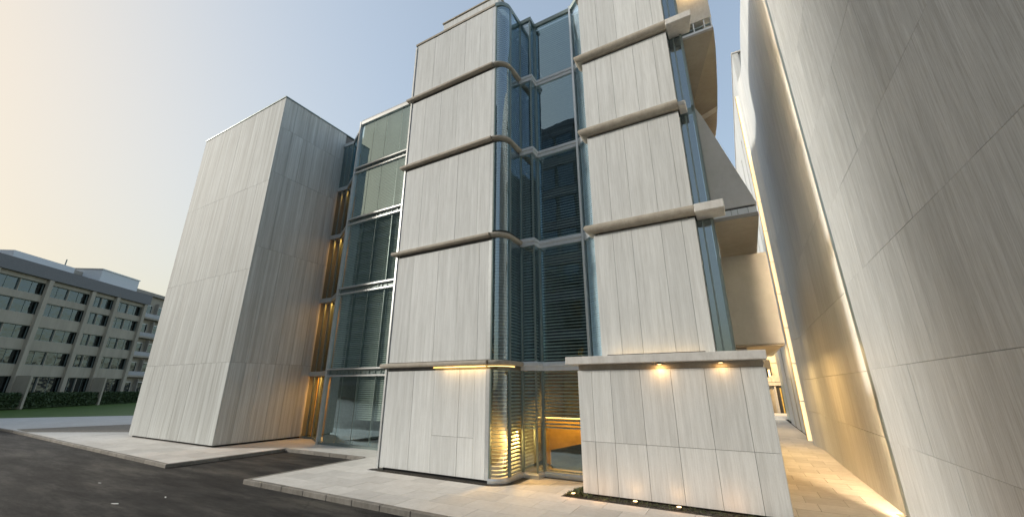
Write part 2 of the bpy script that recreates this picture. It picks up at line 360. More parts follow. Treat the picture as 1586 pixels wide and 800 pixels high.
def pane(parent, p0, p1, z0, z1, m='glass', th=.012, nm='pane'):
    P, Q = Vector(p0), Vector(p1); d = (Q - P).normalized(); nn = Vector((-d.y, d.x)) * th
    q = [(P.x, P.y, z0), (Q.x, Q.y, z0), (Q.x, Q.y, z1), (P.x, P.y, z1)]
    return MB().add(q, [(0, 1, 2, 3)]).build(nm, m, parent, keep=True)
def post(parent, p, z0, z1, w=.06, dpt=.14, m='alug', nm='mullion', out=.05):
    return MB().box(p[0] - w / 2, p[0] + w / 2, p[1] - out, p[1] - out + dpt, z0, z1).build(nm, m, parent)
gw = thing('glazed_wall', 'tall glazed wall with pale rails between the left tower and the nearest stone pier', 'glass wall', (-15, 14.4, 0))
GY = 14.38
gx = [-19.25, -18.05, -16.95, -15.7, -14.4, -13.1, -11.6]
for k in range(5):
    z0, z1 = LV[k] + (.18 if k else .12), LV[k + 1] - .2
    for i in range(6):
        pane(gw, (gx[i] + .02, GY), (gx[i + 1] - .02, GY), z0, z1, 'glass')
        if k > 0 or i > 1: blinds(gw, (gx[i], GY), (gx[i + 1], GY), z0 if k else 1.2, z1, 'blindl', .1, .14, 55, .08)
    for i in range(1, 6): post(gw, (gx[i], GY), z0, z1, .035, .1, 'alug', out=-.01)
    # two rails with a dark band between them
    if k:
        MB().box(-19.3, -11.6, GY - .09, GY + .03, LV[k] - .24, LV[k] - .16).build('rail', 'alu', gw)
        MB().box(-19.3, -11.6, GY - .09, GY + .03, LV[k] + .10, LV[k] + .18).build('rail', 'alu', gw)
        MB().box(-19.28, -11.6, GY + .05, GY + .1, LV[k] - .158, LV[k] + .098).build('spandrel', 'alug', gw)
        br = MB(); x = -19.2
        while x < -11.8:
            br.box(x, x + random.uniform(.03, .10), GY + .01, GY + .045, LV[k] - .155, LV[k] + .06 - random.uniform(0, .14)); x += random.uniform(.12, .42)
        br.build('bracket_row', 'alug', gw, kind='stuff')
        MB().box(-19.2, -11.7, GY + .3, 17.5, LV[k] - .15, LV[k] + .1).build('floor_slab', 'room', gw)
MB().box(-19.3, -11.6, GY - .1, GY + .1, LV[5] - .2, LV[5] + .02).build('top_rail', 'alu', gw)
MB().box(-19.3, -11.6, GY - .02, 17.5, LV[5] + .03, LV[5] + .2).build('roof', 'smooth', gw)
MB().box(-19.35, -19.25, GY - .12, GY + .1, 0, LV[5] + .05).build('corner_post', 'alu', gw)
MB().box(-19.3, -11.6, GY - .05, GY + .1, 0, .11).build('sill', 'alug', gw)
MB().box(-19.4, -11.6, 17.3, 17.5, 0.01, LV[5]).build('back_wall', 'room', gw)
MB().box(-19.24, -19.14, GY + .2, 17.29, 0.01, LV[5]).build('side_wall', 'room', gw)
MB().box(-14.2, -11.8, 15.6, 15.9, .01, 1.1).build('reception_counter', 'alug', gw)
# recessed stair glazing beside the tower, gold inside
sg = thing('stair_glazing', 'narrow golden lit glazed strip tucked beside the left tower', 'glass wall', (-20.5, 15.5, 0))
A0, A1, A2 = (-22.45, 15.55), (-21.5, 15.6), (-19.35, 14.5)
for k in range(5):
    z0, z1 = LV[k] + .12, LV[k + 1] - .14
    gm = 'glassg' if k < 4 else 'glass'
    pane(sg, A0, (-22.0, 15.575), z0, z1, gm); pane(sg, (-21.98, 15.575), A1, z0, z1, gm)
    pane(sg, A1, A2, z0, z1, gm)
    for p in ((-21.99, 15.575),): post(sg, p, z0, z1, .05, .1)
    if k:
        MB().sweep([A0, A1, A2], [(-.1, LV[k] - .138), (.06, LV[k] - .138), (.06, LV[k] + .118), (-.1, LV[k] + .118)]).build('spandrel', 'alu', sg)
        MB().prism([(-22.4, 15.75), (-21.5, 15.8), (-19.45, 14.8), (-19.45, 17.2), (-22.4, 17.2)], LV[k] - .13, LV[k] + .1).build('floor_slab', 'room', sg)
post(sg, A1, 0.01, LV[5], .09, .12, 'alug')
MB().sweep([A0, A1, A2], [(-.1, LV[5] - .13), (.06, LV[5] - .13), (.06, LV[5] + .1), (-.1, LV[5] + .1)]).build('top_rail', 'alu', sg)
MB().sweep([A0, A1, A2], [(-.1, 0), (.04, 0), (.04, .115), (-.1, .115)]).build('sill', 'alug', sg)
MB().box(-22.4, -19.45, 16.6, 17.0, .01, LV[5] - .2).build('back_wall', 'gold', sg, label='back wall faced in brass coloured panels')
MB().box(-22.44, -19.45, 15.75, 17.2, LV[5] + .11, LV[5] + .3).build('roof', 'smooth', sg)
MB().box(-21.85, -21.78, 15.66, 15.74, .02, 3.3).build('door_frame', 'gold', sg)
def area(name, loc, size, power, col=(1, .62, .22), rot=(0, 0, 0), sy=None):
    d = bpy.data.lights.new(name, 'AREA'); d.energy = power * LK; d.color = col; d.size = size
    if sy: d.shape = 'RECTANGLE'; d.size_y = sy
    o = bpy.data.objects.new(name, d); o.location = loc; o.rotation_euler = rot; COL.objects.link(o); return o
for k, pw in enumerate((80, 42, 28, 10, 0)):
    if pw: area('stair_room_light', (-21.0, 16.1, LV[k + 1] - .2), .7, pw, (1, .52, .15))
area('lobby_light', (-14.5, 16.2, 3.3), 1.2, 14, (1, .75, .45))

# ================================================================= PIER ONE
LP = [3.38, 7.78, 11.78, 15.36, 18.8]
PY = 11.12
p1 = thing('stone_pier', 'tall pale five-storey stone pier with rounded ledges, left of the curved glass', 'pier', (-9.3, 13, 0))
MB().box(-11.5, -7.05, PY + .035, 17.5, .12, 18.72).build('core', 'core', p1)
MB().box(-11.42, -7.1, PY + .1, 13, 0, .12).build('plinth', 'dark', p1)
jx = [[-11.52, -10.21, -9.27, -8.21, -7.6, -7.16], [-11.52, -10.65, -9.41, -8.45, -7.54, -7.16], [-11.52, -10.5, -9.6, -8.7, -7.7, -7.16], [-11.52, -10.7, -9.8, -8.9, -8.1, -7.16], [-11.52, -10.4, -9.5, -8.6, -7.8, -7.16]]
z0 = .1
for k in range(5):
    z1 = LP[k] - .1
    for i in range(5):
        zz = [z0, z1]
        if k == 0 and i in (2, 3): zz = [z0, 1.22, z1]
        panels(p1, jx[k][i:i + 2], zz, lambda u, z: (u, PY, z), (0, -1, 0), .009, .03, 'pier', 'stone_panel')
    # left return
    panels(p1, [PY, 12.6, 14.2], [z0, z1], lambda u, z: (-11.52, u, z), (-1, 0, 0), .009, .015, 'pier', 'stone_panel')
    MB().box(-7.155, -7.03, PY - .004, PY + .05, z0, z1).build('corner_trim', 'alu', p1)
    z0 = LP[k] + .2
MB().box(-11.62, -11.54, PY - .03, PY + .05, 0.05, 18.6).build('edge_trim', 'alu', p1)
def ledge_prof(z, o=.17):
    return [(-.02, z + .02), (.09, z + .02), (o - .02, z + .035), (o, z + .06), (o, z + .135), (o - .02, z + .16), (-.02, z + .19)]
BC = [(-7.03 + .44 * math.sin(t), PY + .04 + .44 * (1 - math.cos(t))) for t in [R(a) for a in range(0, 91, 10)]]   # curve of bay
for k in range(4):
    MB().sweep([(-11.62, 14.2), (-11.62, PY), (-7.08, PY)], ledge_prof(LP[k])).build('ledge', 'ledge', p1, smooth=True)
MB().box(-11.62, -7.05, PY - .04, 17.5, 18.72, 18.82).build('coping', 'ledge', p1)
MB().box(-10.25, -7.1, 11.45, 14.5, 18.83, 19.72).build('roof_upstand', 'pier', p1, bevel=.01)
MB().box(-10.3, -7.05, 11.4, 14.55, 19.725, 19.79).build('coping', 'ledge', p1)
# light strip in the slot under the first ledge
MB().box(-9.3, -7.17, PY - .06, PY - .02, LP[0] - .022, LP[0] - .006).build('light_strip', 'led2', p1)
MB().sweep([(-7.1, PY + .02)] + BC[1:] + [(-6.6, 11.9)], [(.03, LP[0] - .022), (.06, LP[0] - .022), (.06, LP[0] - .006), (.03, LP[0] - .006)]).build('light_strip', 'led2', p1)
for xx in (-8.7, -8.35, -8.0, -7.65, -7.3): area('ledge_light', (xx, PY - .1, LP[0] - .012), .3, 1.0, (1, .6, .2), rot=(R(12), 0, 0))

# ================================================================= CURVED GLASS BAY
by = thing('glass_bay', 'blue-green glass bay curving out between the two stone piers with blinds inside', 'glass bay', (-5.5, 12.9, 0))
GB = 12.95
E1, E2, E3, E4, E5 = (-6.57, 12.5), (-6.05, 12.5), (-6.05, GB), (-4.28, GB), (-3.62, 12.42)
LB = [0, 3.36, 7.85, 11.8, 15.4, 18.78]
curve = [(x + .03, y) for x, y in BC]
full = curve + [E1, E2, E3, E4, E5]
for k in range(5):
    z0, z1 = LB[k] + (.22 if k else .16), LB[k + 1] - (.1 if k < 4 else .12)
    if k: z0 = LB[k] + .2
    b = MB(); nC = len(curve)
    b.add([(x, y, z0) for x, y in curve] + [(x, y, z1) for x, y in curve], [(i, i + 1, nC + i + 1, nC + i) for i in range(nC - 1)])
    b.build('curved_pane', 'glassb', by, smooth=True, keep=True)
    sb = MB(); z = z1 - .04
    inner = [(x - .09 * math.sin(t), y + .09 * math.cos(t)) for (x, y), t in zip(curve, [R(a) for a in range(0, 91, 10)])]
    inn2 = [(x - .14 * math.sin(t), y + .14 * math.cos(t)) for (x, y), t in zip(curve, [R(a) for a in range(0, 91, 10)])]
    while z > z0:
        sb.add([(x, y, z - .012) for x, y in inner] + [(x, y, z + .012) for x, y in inn2], [(i, i + 1, nC + i + 1, nC + i) for i in range(nC - 1)]); z -= .11
    sb.build('venetian_blind', 'blind', by, kind='stuff')
    pane(by, (curve[-1][0], curve[-1][1] + .05), (E1[0], E1[1] - .04), z0, z1, 'glassb'); blinds(by, curve[-1], E1, z0, z1, inset=.1)
    pane(by, (E1[0] + .04, E1[1]), E2, z0, z1, 'glassb'); blinds(by, E1, E2, z0 if k else 1.45, z1)
    pane(by, E2, (E3[0], E3[1] - .03), z0, z1, 'glassb'); blinds(by, E2, E3, z0 if k else 1.45, z1)
    pane(by, (E3[0] + .05, E3[1]), (E4[0] - .03, E4[1]), z0, z1, 'glass'); blinds(by, E3, E4, z0 if k else 1.45, z1)
    pane(by, (E4[0] + .03, E4[1]), E5, z0, z1, 'glassp'); blinds(by, E4, E5, z0, z1, 'blind_sky', .075, ang=75, w=.08)  # closed pale slats take the place of this pane's sky reflection
    post(by, (curve[-1][0] - .01, curve[-1][1]), z0, z1, .07, .1, 'alug')
    post(by, (E1[0], E1[1]), z0, z1, .07, .12, 'alug', out=.04)
    post(by, (E2[0] - .01, E2[1]), z0, z1, .05, .07, 'alug', out=.03)
    post(by, (E3[0] + .03, E3[1]), z0, z1, .07, .12, 'alug')
    MB().box(-7.03, -6.985, PY + .0, PY + .1, z0, z1).build('mullion', 'alug', by)
    if k:
        # stone ledge carries on round the curve, enamelled spandrels behind
        MB().sweep([(-7.07, PY + .02)] + [(x - .03, y) for x, y in BC[1:]] + [(-6.6, 12.36)], ledge_prof(LP[k - 1], .15)).build('curved_ledge', 'ledge', by, smooth=True)
        zz = LB[k]
        MB().sweep([(x, y) for x, y in ((-6.6, 12.47), E2, E3, (-4.3, GB))], [(-.15, zz - .1), (.05, zz - .1), (.05, zz + .03), (.09, zz + .05), (.09, zz + .15), (.03, zz + .2), (-.15, zz + .2)]).build('spandrel', 'span', by)
        MB().sweep([(-4.24, GB), E5], [(-.12, zz - .1), (.04, zz - .1), (.07, zz + .1), (.03, zz + .2), (-.12, zz + .2)]).build('spandrel', 'span', by)
        MB().prism([(-6.97, 11.5), (-6.75, 12.7), (-6.2, 12.75), (-6.2, 13.2), (-3.8, 13.2), (-3.4, 12.8), (-.7, 12.8), (-.7, 17.3), (-6.97, 17.3)], zz - .08, zz + .1).build('floor_slab', 'room', by)
MB().box(-4.32, -4.24, GB - .1, GB + .08, 3.2, 18.9).build('corner_post', 'alu', by)
tp = [(-7.05, PY + .02)] + [(x, y) for x, y in BC[1:]] + [E1, E2, E3, E4, E5]
MB().sweep(tp, [(-.15, 18.66), (.05, 18.66), (.07, 18.80), (.05, 18.86), (-.15, 18.86)]).build('top_rail', 'alug', by)
MB().sweep(tp, [(-.15, 0), (.05, 0), (.05, .10), (.02, .155), (-.15, .155)]).build('sill', 'alu', by)
MB().sweep(tp[:11] + [(-6.3, 12.35)], [(.05, 0), (.2, 0), (.2, .015), (.05, .02)]).build('floor_trim', 'dark', by)
MB().prism([(-7, 11.6), (-6.75, 12.7), (-6.2, 12.75), (-6.2, 13.2), (-3.8, 13.2), (-3.4, 12.8), (-.7, 12.8), (-.7, 17.3), (-7, 17.3)], 18.66, 18.75).build('roof', 'smooth', by)
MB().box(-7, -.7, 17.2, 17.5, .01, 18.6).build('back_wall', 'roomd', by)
MB().box(-6.95, -.7, 16.0, 16.08, .5, 1.35).build('hall_bench', 'gold', by)
# interior lights; gold screen and dark wedge imitate golden reflections and the dark floor
MB().prof_y([(-6.3, .05), (-3.1, .05), (-3.1, 1.36), (-6.3, .62)], 14.1, 14.2).build('dark_reflection_wedge', 'roomd', by)  # wedge coloured dark for the slanting dark floor reflection
MB().box(-6.9, -3.1, 14.75, 14.78, 1.62, 1.66).build('light_strip', 'led2', by)
MB().box(-6.9, -3.1, 14.8, 14.9, .05, 1.60).build('golden_glow_screen', 'gold', by, label='low gold screen added to imitate golden light inside the ground floor')
area('bay_room_light', (-4.9, 14.3, 2.4), 3.0, 140, (1, .5, .13), rot=(R(32), 0, 0), sy=.3)
area('bay_curve_light', (-6.85, 12.3, 1.2), .4, 75, (1, .48, .12), rot=(R(70), 0, R(200)))

# ================================================================= PIER TWO
p2 = thing('stone_pier', 'stepped stone pier right of centre on a wide capped base with warm downlights', 'pier', (-1.8, 12.5, 0))
Y2, YU = 11.32, 12.0
MB().box(-4.1, .46, Y2 + .035, 14.2, .08, 3.3).build('core', 'core', p2)
MB().box(-4.05, .4, Y2 + .08, 14, 0, .08).build('plinth', 'dark', p2)
jg = [-4.15, -3.74, -3.2, -2.4, -1.62, -.82, -.02, .5]
def slant(u, z): return u
panels(p2, jg, [.06, 1.32, 3.18], lambda u, z: (u, Y2, z), (0, -1, 0), .009, .03, 'pier', 'stone_panel')
panels(p2, [Y2, 12.6, 14.2], [.06, 3.18], lambda u, z: (.5, u, z), (1, 0, 0), .009, .03, 'pier', 'stone_panel')
panels(p2, [Y2, 12.4], [.06, 3.18], lambda u, z: (-4.15, u, z), (-1, 0, 0), .009, .03, 'pier', 'stone_panel')
MB().box(-4.12, .47, Y2 + .02, 14.2, 3.19, 3.335).build('frieze', 'ledge', p2)
MB().box(-4.42, .56, Y2 - .25, 14.3, 3.34, 3.55).build('cap', 'ledge2', p2, bevel=.012)
MB().box(-3.45, -.7, YU + .035, 12.8, 3.5, 17.9).build('core', 'core', p2)
L2 = [7.55, 11.3, 14.63, 17.95]
ju = [[-3.6, -2.98, -2.38, -1.5, -.9, -.53], [-3.6, -2.96, -2.32, -1.51, -.86, -.53], [-3.6, -3.1, -2.5, -1.7, -1.0, -.53], [-3.6, -2.9, -2.2, -1.4, -.9, -.53]]
z0 = 3.56
for k in range(4):
    z1 = L2[k] - .06
    xs = ju[k]
    panels(p2, xs, [z0, z1], lambda u, z: (u, YU, z), (0, -1, 0), .008, .03, 'pier', 'stone_panel')
    panels(p2, [YU, 12.42], [z0, z1], lambda u, z: (-3.6, u, z), (-1, 0, 0), .008, .12, 'pier', 'stone_panel')
    panels(p2, [YU, 12.42], [z0, z1], lambda u, z: (-.53, u, z), (1, 0, 0), .008, .12, 'pier', 'stone_panel')
    z0 = L2[k] + .27
def lp2(z): return [(-.06, z), (.12, z - .01), (.2, z + .05), (.24, z + .12), (.24, z + .2), (.2, z + .25), (-.06, z + .26)]
for k in range(3):
    xr = (-.02, -.5, -.02)[k]
    MB().sweep([(-3.62, 12.4), (-3.62, YU), (-.5, YU)], lp2(L2[k])).build('ledge', 'ledge', p2, smooth=True)
MB().prism([(-.498, 11.76), (.28, 11.76), (.28, 12.5), (-.498, 12.5)], 7.55, 7.81).build('landing_plate', 'ledge2', p2, bevel=.02)
MB().prism([(-.498, 11.9), (-.28, 11.9), (-.26, 12.4), (-.498, 12.4)], 11.34, 11.52).build('landing_plate', 'ledge2', p2, bevel=.02)
MB().prism([(-.498, 11.76), (.33, 11.76), (.2, 12.5), (-.498, 12.5)], 14.62, 14.88).build('landing_plate', 'ledge2', p2, bevel=.02)
MB().box(-3.7, -.5, 11.9, 12.9, 17.96, 18.1).build('coping', 'ledge', p2)
# uplight channel on the cap
MB().box(-3.3, -.8, YU - .22, YU - .18, 3.552, 3.575).build('light_strip', 'led2', p2)
MB().box(-3.35, -.75, YU - .3, YU - .23, 3.552, 3.62).build('light_channel', 'bronze', p2)

# side glazing to the right of pier two
sgz = thing('side_glazing', 'slim blue glass strip running up the right side of the stepped pier', 'glass wall', (-.3, 12.5, 0))
for k, (a, c) in enumerate(((3.56, 7.5), (7.83, 11.3), (11.56, 14.58), (14.92, 17.9))):
    pane(sgz, (-.5, 12.46), (-.36, 12.46), a, c, 'glassb'); pane(sgz, (-.33, 12.46), (-.13, 12.46), a, c, 'glassb')
    MB().box(-.37, -.325, 12.4, 12.52, a, c).build('mullion', 'alug', sgz)
    MB().box(-.528, -.5, 12.44, 12.5, a, c).build('mullion', 'alug', sgz)
    MB().box(-.13, -.07, 12.36, 12.6, a, c).build('mullion', 'alug', sgz)
MB().box(-.14, -.05, 12.61, 17, 3.5, 17.9).build('side_wall', 'alug', sgz)
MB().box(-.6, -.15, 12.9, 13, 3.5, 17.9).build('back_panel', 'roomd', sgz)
for zz in (7.5, 11.3, 14.6): MB().box(-.5, -.14, 12.5, 12.89, zz, zz + .3).build('spandrel', 'alug', sgz)

# ================================================================= STAIR BLOCK (cantilevered volumes)
st = thing('stair_block', 'cantilevered grey volumes with angular soffits jutting over the alley behind the stepped pier', 'stair tower', (.6, 17, 0))
MB().box(-.6, 1.48, 17.0, 24, 4.2, 7.58).build('lower_box', 'smooth', st, bevel=.01)
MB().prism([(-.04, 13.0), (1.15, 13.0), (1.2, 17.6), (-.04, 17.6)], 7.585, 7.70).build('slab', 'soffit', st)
MB().prism([(-.04, 13.02), (1.13, 13.02), (1.18, 17.6), (-.04, 17.6)], 7.703, 7.90).build('slab_edge', 'span', st)
for x in (.45, .62, .9): MB().box(x, x + .012, 13.0, 13.018, 7.72, 7.89).build('edge_joint', 'alug', st)
MB().prof_y([(-.045, 7.96), (1.16, 7.96), (1.155, 8.02), (.12, 11.5), (-.045, 11.9)], 13.0, 17.6).build('sloping_parapet', 'smooth', st, bevel=.01)
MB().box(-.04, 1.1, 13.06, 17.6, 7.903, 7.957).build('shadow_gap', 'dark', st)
out = [(.97, 13), (.985, 13.8), (.97, 14.8), (.93, 16.2), (.86, 17.6), (.77, 19), (.66, 20), (.5, 20.6)]
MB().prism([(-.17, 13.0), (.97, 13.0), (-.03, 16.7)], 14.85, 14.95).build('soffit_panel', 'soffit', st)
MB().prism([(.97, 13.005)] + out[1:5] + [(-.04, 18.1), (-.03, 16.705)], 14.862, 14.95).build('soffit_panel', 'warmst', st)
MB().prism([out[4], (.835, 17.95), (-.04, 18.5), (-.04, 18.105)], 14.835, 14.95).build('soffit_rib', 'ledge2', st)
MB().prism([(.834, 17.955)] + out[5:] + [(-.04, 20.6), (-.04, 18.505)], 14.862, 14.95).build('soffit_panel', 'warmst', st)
band = [(-.17, 13.0)] + out + [(-.17, 20.6)]
MB().sweep([(-.17, 13.03)] + [(x - .03, y + .03) for x, y in out[:1]] + [(x - .03, y) for x, y in out[1:]], [(-.04, 14.951), (.03, 14.951), (.03, 15.03), (-.04, 15.03)]).build('lower_rail', 'alu', st)
MB().sweep([(-.1, 13.3)] + [(x - .3, y + .3) for x, y in out[:1]] + [(x - .3, y) for x, y in out[1:]], [(-.04, 14.96), (.0, 14.96), (.0, 15.46), (-.04, 15.46)]).build('recess_wall', 'alug', st)
for x in (.35, .7, .92): MB().box(x, x + .035, 13.02, 13.06, 15.03, 15.45).build('baluster', 'alu', st)
MB().sweep([(-.1, 13.05), (.93, 13.05)], [(-.03, 15.17), (.01, 15.17), (.01, 15.22), (-.03, 15.22)]).build('rail', 'alug', st)
MB().prism([(-.17, 13.0)] + out + [(-.17, 20.6)], 15.46, 19.5).build('upper_box', 'ledge2', st, smooth=True)
MB().box(-.6, -.18, 13.05, 17.55, 14.4, 18.0).build('upper_link', 'smooth', st)
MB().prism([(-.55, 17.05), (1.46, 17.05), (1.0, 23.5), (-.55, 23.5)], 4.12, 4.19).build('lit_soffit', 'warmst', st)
MB().box(.0, .9, 19.0, 19.08, 4.09, 4.118).build('light_strip', 'led', st)
MB().box(-.6, .3, 17.3, 24, 0, 4.1).build('lower_wall', 'smooth', st)

# ================================================================= RIGHT WALL
rw = thing('stone_wall', 'huge pale stone wall filling the right side, cut by a glowing vertical light slot', 'wall', (5, 12, 0))
NX, FX = 2.56, 2.70
def ny(z): return 12.10 + .5 * z / 15.7
zs = [0, 1.62, 3.1, 5.1, 7.0, 9.0, 11.2, 13.6, 16.2, 19.0, 22.0]
ysn = [-6, -3.6, -1.2, 1.0, 3.2, 5.3, 7.2, 8.9, 10.4]
for j in range(len(zs) - 1):
    off = (0, .8, -.5, .4)[j % 4]
    yy = [ysn[0]] + [v + off for v in ysn[1:-1]] + [ysn[-1] + off * .5]
    panels(rw, yy, zs[j:j + 2], lambda u, z: (NX, u, z), (-1, 0, 0), .006, .03, 'wall', 'stone_panel')
    y0 = yy[-1] + .005; za, zb = zs[j] + .001, zs[j + 1] - .001
    MB().hexa([(NX, y0, za), (NX, ny(za), za), (NX, ny(zb), zb), (NX, y0, zb)], (.12, 0, 0)).build('stone_panel', 'wall', rw)
MB().box(NX + .032, 3.0, -6, 11.95, .0, 22).build('core', 'core', rw)
def fx(y):     # plan profile of far wall: shallow hollow, then a rounded nose
    if y < 20: return FX
    if y < 24: return FX + .08 * (1 - math.cos((y - 20) / 4 * math.pi)) / 2
    if y < 26.3: return FX + .08 - .20 * (1 - math.cos((y - 24) / 2.3 * math.pi)) / 2
    return FX - .12 + .35 * (1 - math.cos((y - 26.3) / .7 * math.pi / 2))
def topz(y): return 20.35 + (y - 14) * .11
rowsf = [0, 1.6, 3.1, 5.1, 7.6, 10.4, 13.6, 17.0, 99]
colsf = [12.3, 14.9, 17.3, 19.6, 21.8, 24.0, 27.0]
for j in range(len(rowsf) - 1):
    for i in range(len(colsf) - 1):
        ya, yb = colsf[i] + .006, colsf[i + 1] - .006; n = 1 if yb < 20 else (6 if yb < 25 else 14)
        ys = [ya + (yb - ya) * t / n for t in range(n + 1)]
        b = MB(); vs = []
        for y in ys:
            zt = topz(y) if rowsf[j + 1] > 90 else rowsf[j + 1] - .006
            vs += [(fx(y), y, rowsf[j] + .006), (fx(y), y, zt), (3.2, y, zt), (3.2, y, rowsf[j] + .006)]
        fs = [(a * 4 + c, a * 4 + (c + 1) % 4, a * 4 + 4 + (c + 1) % 4, a * 4 + 4 + c) for a in range(n) for c in range(4)] + [(0, 1, 2, 3), tuple(4 * n + c for c in (3, 2, 1, 0))]
        b.add(vs, fs); b.build('stone_panel', 'wall2', rw, smooth=True)
MB().box(3.21, 9, -6, 26.9, 0, 20.2).build('core', 'core', rw)
# glowing slot behind the near slab's edge
b = MB(); zz = 0.05
while zz < 21.5:
    z2 = zz + 1.95
    MB().hexa([(NX + .04, ny(zz) + .012, zz), (NX + .1, ny(zz) + .012, zz), (NX + .1, ny(z2) + .012, z2), (NX + .04, ny(z2) + .012, z2)], (0, .02, 0)).build('light_strip', 'slot', rw)
    MB().hexa([(NX - .003, ny(zz) + .001, zz), (NX - .003, ny(zz) + .26, zz), (NX - .003, ny(z2) + .26, z2), (NX - .003, ny(z2) + .001, z2)], (.012, 0, 0)).build('edge_trim', 'alug', rw)  # added fin baffling the slot light away from the stair block
    zz = z2 + .004
# lit channel at the wall's far end
zz = 0.1
while zz < 21.6:
    z2 = min(zz + 1.9, 21.7)
    MB().box(2.47, 2.74, 27.08, 27.14, zz, z2).build('light_strip', 'far_led', rw)
    MB().box(2.44, 2.465, 27.06, 27.2, zz, z2 + .03).build('light_channel', 'gold', rw)
    zz = z2 + .05
MB().box(2.9, 3.2, 27.03, 27.2, 0, 21.7).build('light_channel', 'gold', rw)

# far wall beyond
fw = thing('far_wall', 'taller pale wall beyond the light slot, catching evening sun above the alley', 'wall', (5, 36, 0))
FZ = 25.6
yf = [27.6, 30.2, 30.75, 33.4, 34.0, 36.8, 37.4, 40.5, 46]
for i in range(len(yf) - 1):
    if i % 2 == 0:
        panels(fw, [yf[i], yf[i + 1]], [0, 3.3, 8.5, 15, FZ], lambda u, z: (2.84, u, z), (-1, 0, 0), .02, .05, 'wall2', 'stone_panel')
    else:
        MB().box(2.99, 3.05, yf[i], yf[i + 1], 0, 22.0).build('slot_glass', 'alug', fw)
        MB().box(2.845, 3.05, yf[i] + .01, yf[i + 1] - .01, 22.02, FZ - .01).build('stone_panel', 'wall2', fw)
MB().box(3.06, 9, 27.6, 46, 0, FZ - .05).build('core', 'wall2', fw)
MB().box(2.845, 3.2, 27.5, 27.59, 0, FZ - .01).build('end_panel', 'wall2', fw)
MB().box(2.8, 9, 27.45, 46, FZ, FZ + .1).build('coping', 'ledge2', fw)

# unseen blocks added across the forecourt: they darken the glass, shade the near wall
op = thing('added_opposite_block', 'tall dark panelled block added out of view to darken glass and shade the wall', 'building', (-27, -15, 0))
MB().box(-33, -12, -24, -9.2, -.1, 30).build('wall', 'roomd', op)
MB().box(-33.2, -11.8, -24.2, -9.0, 30.01, 30.6).build('roof', 'fascia', op)
for k in range(8):
    MB().box(-33, -12, -9.19, -9.05, 3.2 + k * 3.7, 4.2 + k * 3.7).build('spandrel', 'fascia', op)
    for i in range(10):
        MB().box(-32.8 + i * 2.1, -31.1 + i * 2.1, -9.19, -9.12, .6 + k * 3.7, 3.1 + k * 3.7).build('window', 'glasso', op)
o2 = thing('added_opposite_block', 'wide distant block added out of view to darken the lower glazing', 'building', (-97, -66, 0))  # second unseen block, added to darken the lower panes
MB().box(-125, -55, -75, -60, -.1, 60).build('wall', 'roomd', o2)
MB().box(-125.3, -54.7, -75.3, -59.7, 60.01, 61).build('roof', 'fascia', o2)
for k in range(14): MB().box(-125, -55, -59.99, -59.6, 3.4 + k * 4, 4.6 + k * 4).build('spandrel', 'fascia', o2)
# building closing the alley
ab = thing('alley_building', 'golden lit stone house front closing the end of the alley', 'building', (3, 52, 0))
MB().box(-6, 9, 52.3, 56, 0, 12).build('wall', 'old', ab)
for j, (za, zb) in enumerate(((3.3, 5.2), (5.25, 7.2), (7.25, 9.4))):
    x = -1.0
    while x < 5.5:
        w_ = random.uniform(.5, 1.0); MB().box(x, x + w_ - .03, 52.2 - random.uniform(0, .06), 52.3, za, zb - .03).build('stone_block', 'old', ab); x += w_
MB().box(-1.5, 6, 51.9, 52.3, 2.95, 3.25).build('string_course', 'old', ab)
for x in (1.3, 2.9, 4.4):
    MB().box(x, x + .95, 52.1, 52.29, .1, 2.75).build('doorway', 'dark', ab)
    MB().box(x - .15, x - .01, 52.0, 52.29, .05, 2.9).build('door_jamb', 'old', ab)
    MB().box(x + .3, x + .42, 52.05, 52.095, .15, 2.7).build('door_stile', 'gold', ab)
for x in (2.2, 4.0):
    f_ = MB().box(x, x + .6, 52.08, 52.2, 4.0, 5.6).build('window', 'dark', ab)
MB().box(.5, 6, 46.5, 51.8, -.05, .22).build('step', 'tile', ab)
area('alley_end_light', (3.2, 48.5, 6.5), 1.5, 500, (1, .66, .28), rot=(R(60), 0, 0))

# ================================================================= LAMPS
def spot(loc, power, rot, size=100, blend=.8, col=(1, .56, .2)):
    d = bpy.data.lights.new('lamp_light', 'SPOT'); d.energy = power * LK; d.color = col; d.spot_size = R(size); d.spot_blend = blend; d.shadow_soft_size = .03
    o = bpy.data.objects.new('lamp_light', d); o.location = loc; o.rotation_euler = rot; COL.objects.link(o); return o
def point(loc, power, col=(1, .6, .22), r=.05):
    d = bpy.data.lights.new('lamp_light', 'POINT'); d.energy = power * LK; d.color = col; d.shadow_soft_size = r
    o = bpy.data.objects.new('lamp_light', d); o.location = loc; COL.objects.link(o); return o
def copy_tree(src, loc, label):
    c = src.copy(); COL.objects.link(c); c.location = loc; c['label'] = label
    for ch in src.children:
        k = ch.copy(); COL.objects.link(k); k.parent = c
    return c
dl = thing('downlight', 'left of the two warm downlights under the stone cap of the stepped pier', 'lamp', (-1.85, 11.19, 3.335), 'downlights under the stone cap')
MB().cyl(-1.85, 11.19, 3.29, 3.334, .055, 16, .06).build('housing', 'bronze', dl)
MB().cyl(-1.85, 11.19, 3.28, 3.289, .045, 16).build('lens', 'lamp', dl)
copy_tree(dl, (-.42, 11.19, 3.335), 'right of the two warm downlights under the stone cap of the stepped pier')
for x, p in ((-1.85, 2.8), (-.42, 1.5)): area('downlight_glow', (x, 11.17, 3.27), .16, p, (1, .56, .2), rot=(R(8), 0, 0))
